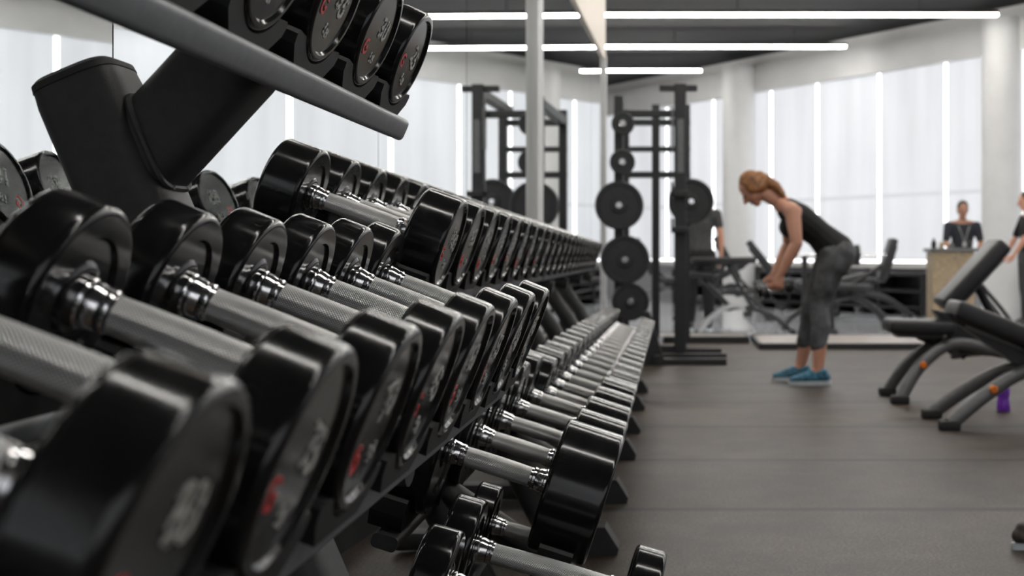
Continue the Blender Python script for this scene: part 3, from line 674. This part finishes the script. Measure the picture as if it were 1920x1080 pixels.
    if wom: hull(b, ell(ch+V((.055, 0, -.055)), .10*q+.01, .062*q+.01), ell(ch, .11*q+.01, .06*q+.01))
    if sleeves:
        hull(b, ell(ch, cw*q+.01, .10*q), ell(up, .112*q, .08*q))
        for s in (0, 1):
            Sh, E = V(J['sh'][s]), V(J['el'][s]); hull(b, sph(up, .072*q), sph(Sh, .060*q)); hull(b, sph(Sh, .060*q), sph(Sh.lerp(E, sleeves), .054*q))
            hull(b, ell(ch, cw*.75*q, .08*q), sph(Sh, .055*q))
    else:
        hull(b, ell(ch, cw*q+.008, .09*q+.01), ell(up, .098*q, .070*q+.006))
        for s in (0, 1):
            Sh = V(J['sh'][s]); hull(b, sph(up+(Sh-up)*.35+V((0, 0, -.01)), .062*q), sph(nk.lerp(Sh, .55)-V((.02, 0, .0)), .048*q))
    remesh('tank_top' if not sleeves else 'shirt', b, top, t, vox, 2)
    b = new(); e = .007 if wom else .016
    glutes(b, e)
    for s in (0, 1):
        Hp, K, A = (V(J[k][s]) for k in ('hip', 'kn', 'an'))
        hull(b, ell(pv-V((0, 0, .015)), pw*q+e, .106*q+e), sph(Hp, .092*q+e)); hull(b, sph(Hp, .09*q+e), sph(K, .056*q+e))
        c3 = K.lerp(A, .3)-V((.015, 0, 0)); hull(b, sph(K, .055*q+e), sph(c3, .057*q+e)); hull(b, sph(c3, .057*q+e), sph(K.lerp(A, legfrac), (.058-.02*legfrac)*q+e))
    remesh('leggings' if wom else 'trousers', b, bottom, t, vox, 2)
    for s in (0, 1):
        shoe_at(t, V(J['an'][s]), shoe)
    return t
def shoe_at(t, A, shoe):
    g0 = A.z-.10
    p = V((A.x, A.y, g0))
    b = new()
    hull(b, ell3(p+V((-.045, 0, .055)), (V((.04, 0, 0)), V((0, .036, 0)), V((0, 0, .035)))), ell3(p+V((.02, 0, .07)), (V((.06, 0, 0)), V((0, .038, 0)), V((0, 0, .045)))), ell3(p+V((.10, 0, .045)), (V((.06, 0, 0)), V((0, .044, 0)), V((0, 0, .03)))))
    hull(b, ell3(p+V((.10, 0, .045)), (V((.06, 0, 0)), V((0, .044, 0)), V((0, 0, .03)))), ell3(p+V((.165, 0, .038)), (V((.03, 0, 0)), V((0, .036, 0)), V((0, 0, .02)))))
    hull(b, ell3(p+V((-.02, 0, .09)), (V((.045, 0, 0)), V((0, .04, 0)), V((0, 0, .025)))), ell3(p+V((.0, 0, .05)), (V((.07, 0, 0)), V((0, .038, 0)), V((0, 0, .03)))))
    sh = remesh('shoe', b, shoe, t, .006, 2)
    b = new(); out = []
    for k in range(28):
        th = 2*PI*k/28; x = math.cos(th); y = math.sin(th); out.append(p+V((.055+.145*x, y*(.042+.006*x)*(1-.12*(x < 0)), 0)))
    prism(b, out, (0, 0, .028)); link('sole', finish(b, 'sole'), M['sole'], sh)
    return sh

# the bending woman (faces -X); near side = local +Y
Jw = dict(head=(.440, 0, 1.32), hf=(.66, 0, -.75), hu=(.75, 0, .66), neck=(.265, 0, 1.235), chest=(.135, 0, 1.115), waist=(-.01, 0, 1.005), pelvis=(-.125, 0, .895),
          sh=[(.19, .155, 1.165), (.19, -.155, 1.165)], el=[(.165, .205, .945), (.18, -.205, .945)], wr=[(.268, .16, .74), (.284, -.16, .74)],
          hip=[(-.10, .085, .86), (-.10, -.085, .86)], kn=[(.005, .10, .52), (.04, -.10, .52)], an=[(.015, .13, .10), (.105, -.14, .10)])
figure('woman in black tank top and charcoal leggings bending forward with hanging arms', (.98, 7.6, 0), PI, Jw, M['skin'], M['hair'], M['blackcloth'], M['legging'], M['shoe_blue'], 0, .60, .006, True, 1,
       dict(d=(.25, 0, -1), pn=(0, -1, 0), sd=(1, 0, .25), curl=(.6, 1.2, 1.0)), True, bulk=1.09)
for s, lab in ((1, 'small black dumbbell held in the near hand of the bending woman'), (-1, 'small black dumbbell held in the far hand of the bending woman')):
    wx_ = .268 if s > 0 else .284
    dumbbell(lab, 'dumbbells held by the woman', (.98-(wx_+.025), 7.6-(s*.16-s*.030)/S, .640), -.24, 0, .09, .085, .20, '10', marks=False, scale=.52)

def stand(hh=1.7, arms='down'):
    k = hh/1.72
    J = dict(head=(.03, 0, 1.60), hf=(1, 0, -.25), hu=(.25, 0, 1), neck=(0, 0, 1.44), chest=(0, 0, 1.26), waist=(0, 0, 1.08), pelvis=(0, 0, .92),
             sh=[(0, .20, 1.38), (0, -.20, 1.38)], el=[(-.02, .25, 1.10), (-.02, -.25, 1.10)], wr=[(.05, .25, .86), (.05, -.25, .86)],
             hip=[(0, .09, .88), (0, -.09, .88)], kn=[(.015, .10, .5), (.015, -.10, .5)], an=[(0, .11, .10), (0, -.11, .10)])
    if arms == 'desk':
        J['el'] = [(.06, .24, 1.13), (.06, -.24, 1.13)]; J['wr'] = [(.26, .15, 1.0), (.26, -.15, 1.0)]
    if arms == 'reach':
        J['el'] = [(.10, .24, 1.13), (.10, -.24, 1.13)]; J['wr'] = [(.22, .20, .93), (.22, -.20, .93)]
    for key in J:
        if key in ('hf', 'hu'): continue
        J[key] = [tuple(c*k for c in p) for p in J[key]] if isinstance(J[key], list) else tuple(c*k for c in J[key])
    for key in ('an',): J[key] = [(x, y, .10) for x, y, z in J[key]]
    return J
pm = figure('man with dark hair in navy polo with lanyard standing behind the tan podium', (3.52, 13.65, 0), -PI/2, stand(1.52, 'desk'), M['skin2'], M['darkhair'], M['navy'], M['greycloth'], M['shoe_dark'], .75, .95, .011, gscale=.86)
b = new(); tube(b, smoothpts([(.085, .07, 1.22), (.105, .035, 1.12), (.108, 0, 1.02), (.105, -.035, 1.12), (.085, -.07, 1.22)], 5), .004, 8); obox(b, (.112, 0, .99), (.004, 0, 0), (0, .022, 0), (0, 0, .028)); obj('lanyard', b, M['lanyard'], pm)
figure('person in dark shirt cut off by the right picture edge, arms reaching left', (4.24, 13.4, 0), PI, stand(1.62, 'reach'), M['skin'], M['darkhair'], M['blackcloth'], M['greycloth'], M['shoe_dark'], .8, .95, .012, gscale=.95)
figure('person in dark grey clothes standing behind the squat rack plates', (.30, 12.8, 0), PI/2, stand(1.66, 'down'), M['skin'], M['darkhair'], M['greycloth'], M['blackcloth'], M['shoe_dark'], .5, .95, .012, gscale=.95)
# sneaker at the right edge
t = thing('sneaker', 'brownish grey sneaker with pale sole at the right edge of the floor', 'shoe', (1.065, 3.34, 0), (0, 0, .25)); t.scale = (.72,)*3
sh = shoe_at(t, V((0, 0, .10)), M['shoe_brown'])

# ------------------------------------------------------------------ stretch the plan in depth (built once, for real)
MS = Matrix.Scale(S, 4, (0, 1, 0))
for o in list(C.objects):
    if o.parent or o.type == 'CAMERA': continue
    kids = o.children_recursive
    if o.name.startswith(('dumbbell_rack', 'squat_rack', 'lifting_platform', 'storage_shelf')):
        o.location.y *= S
        for c in kids: c.data.transform(MS)
    elif o.type == 'MESH' and V(o.location).length < 1e-6:
        o.data.transform(MS)
        for c in kids: c.data.transform(MS)
    else:
        o.location.y *= S
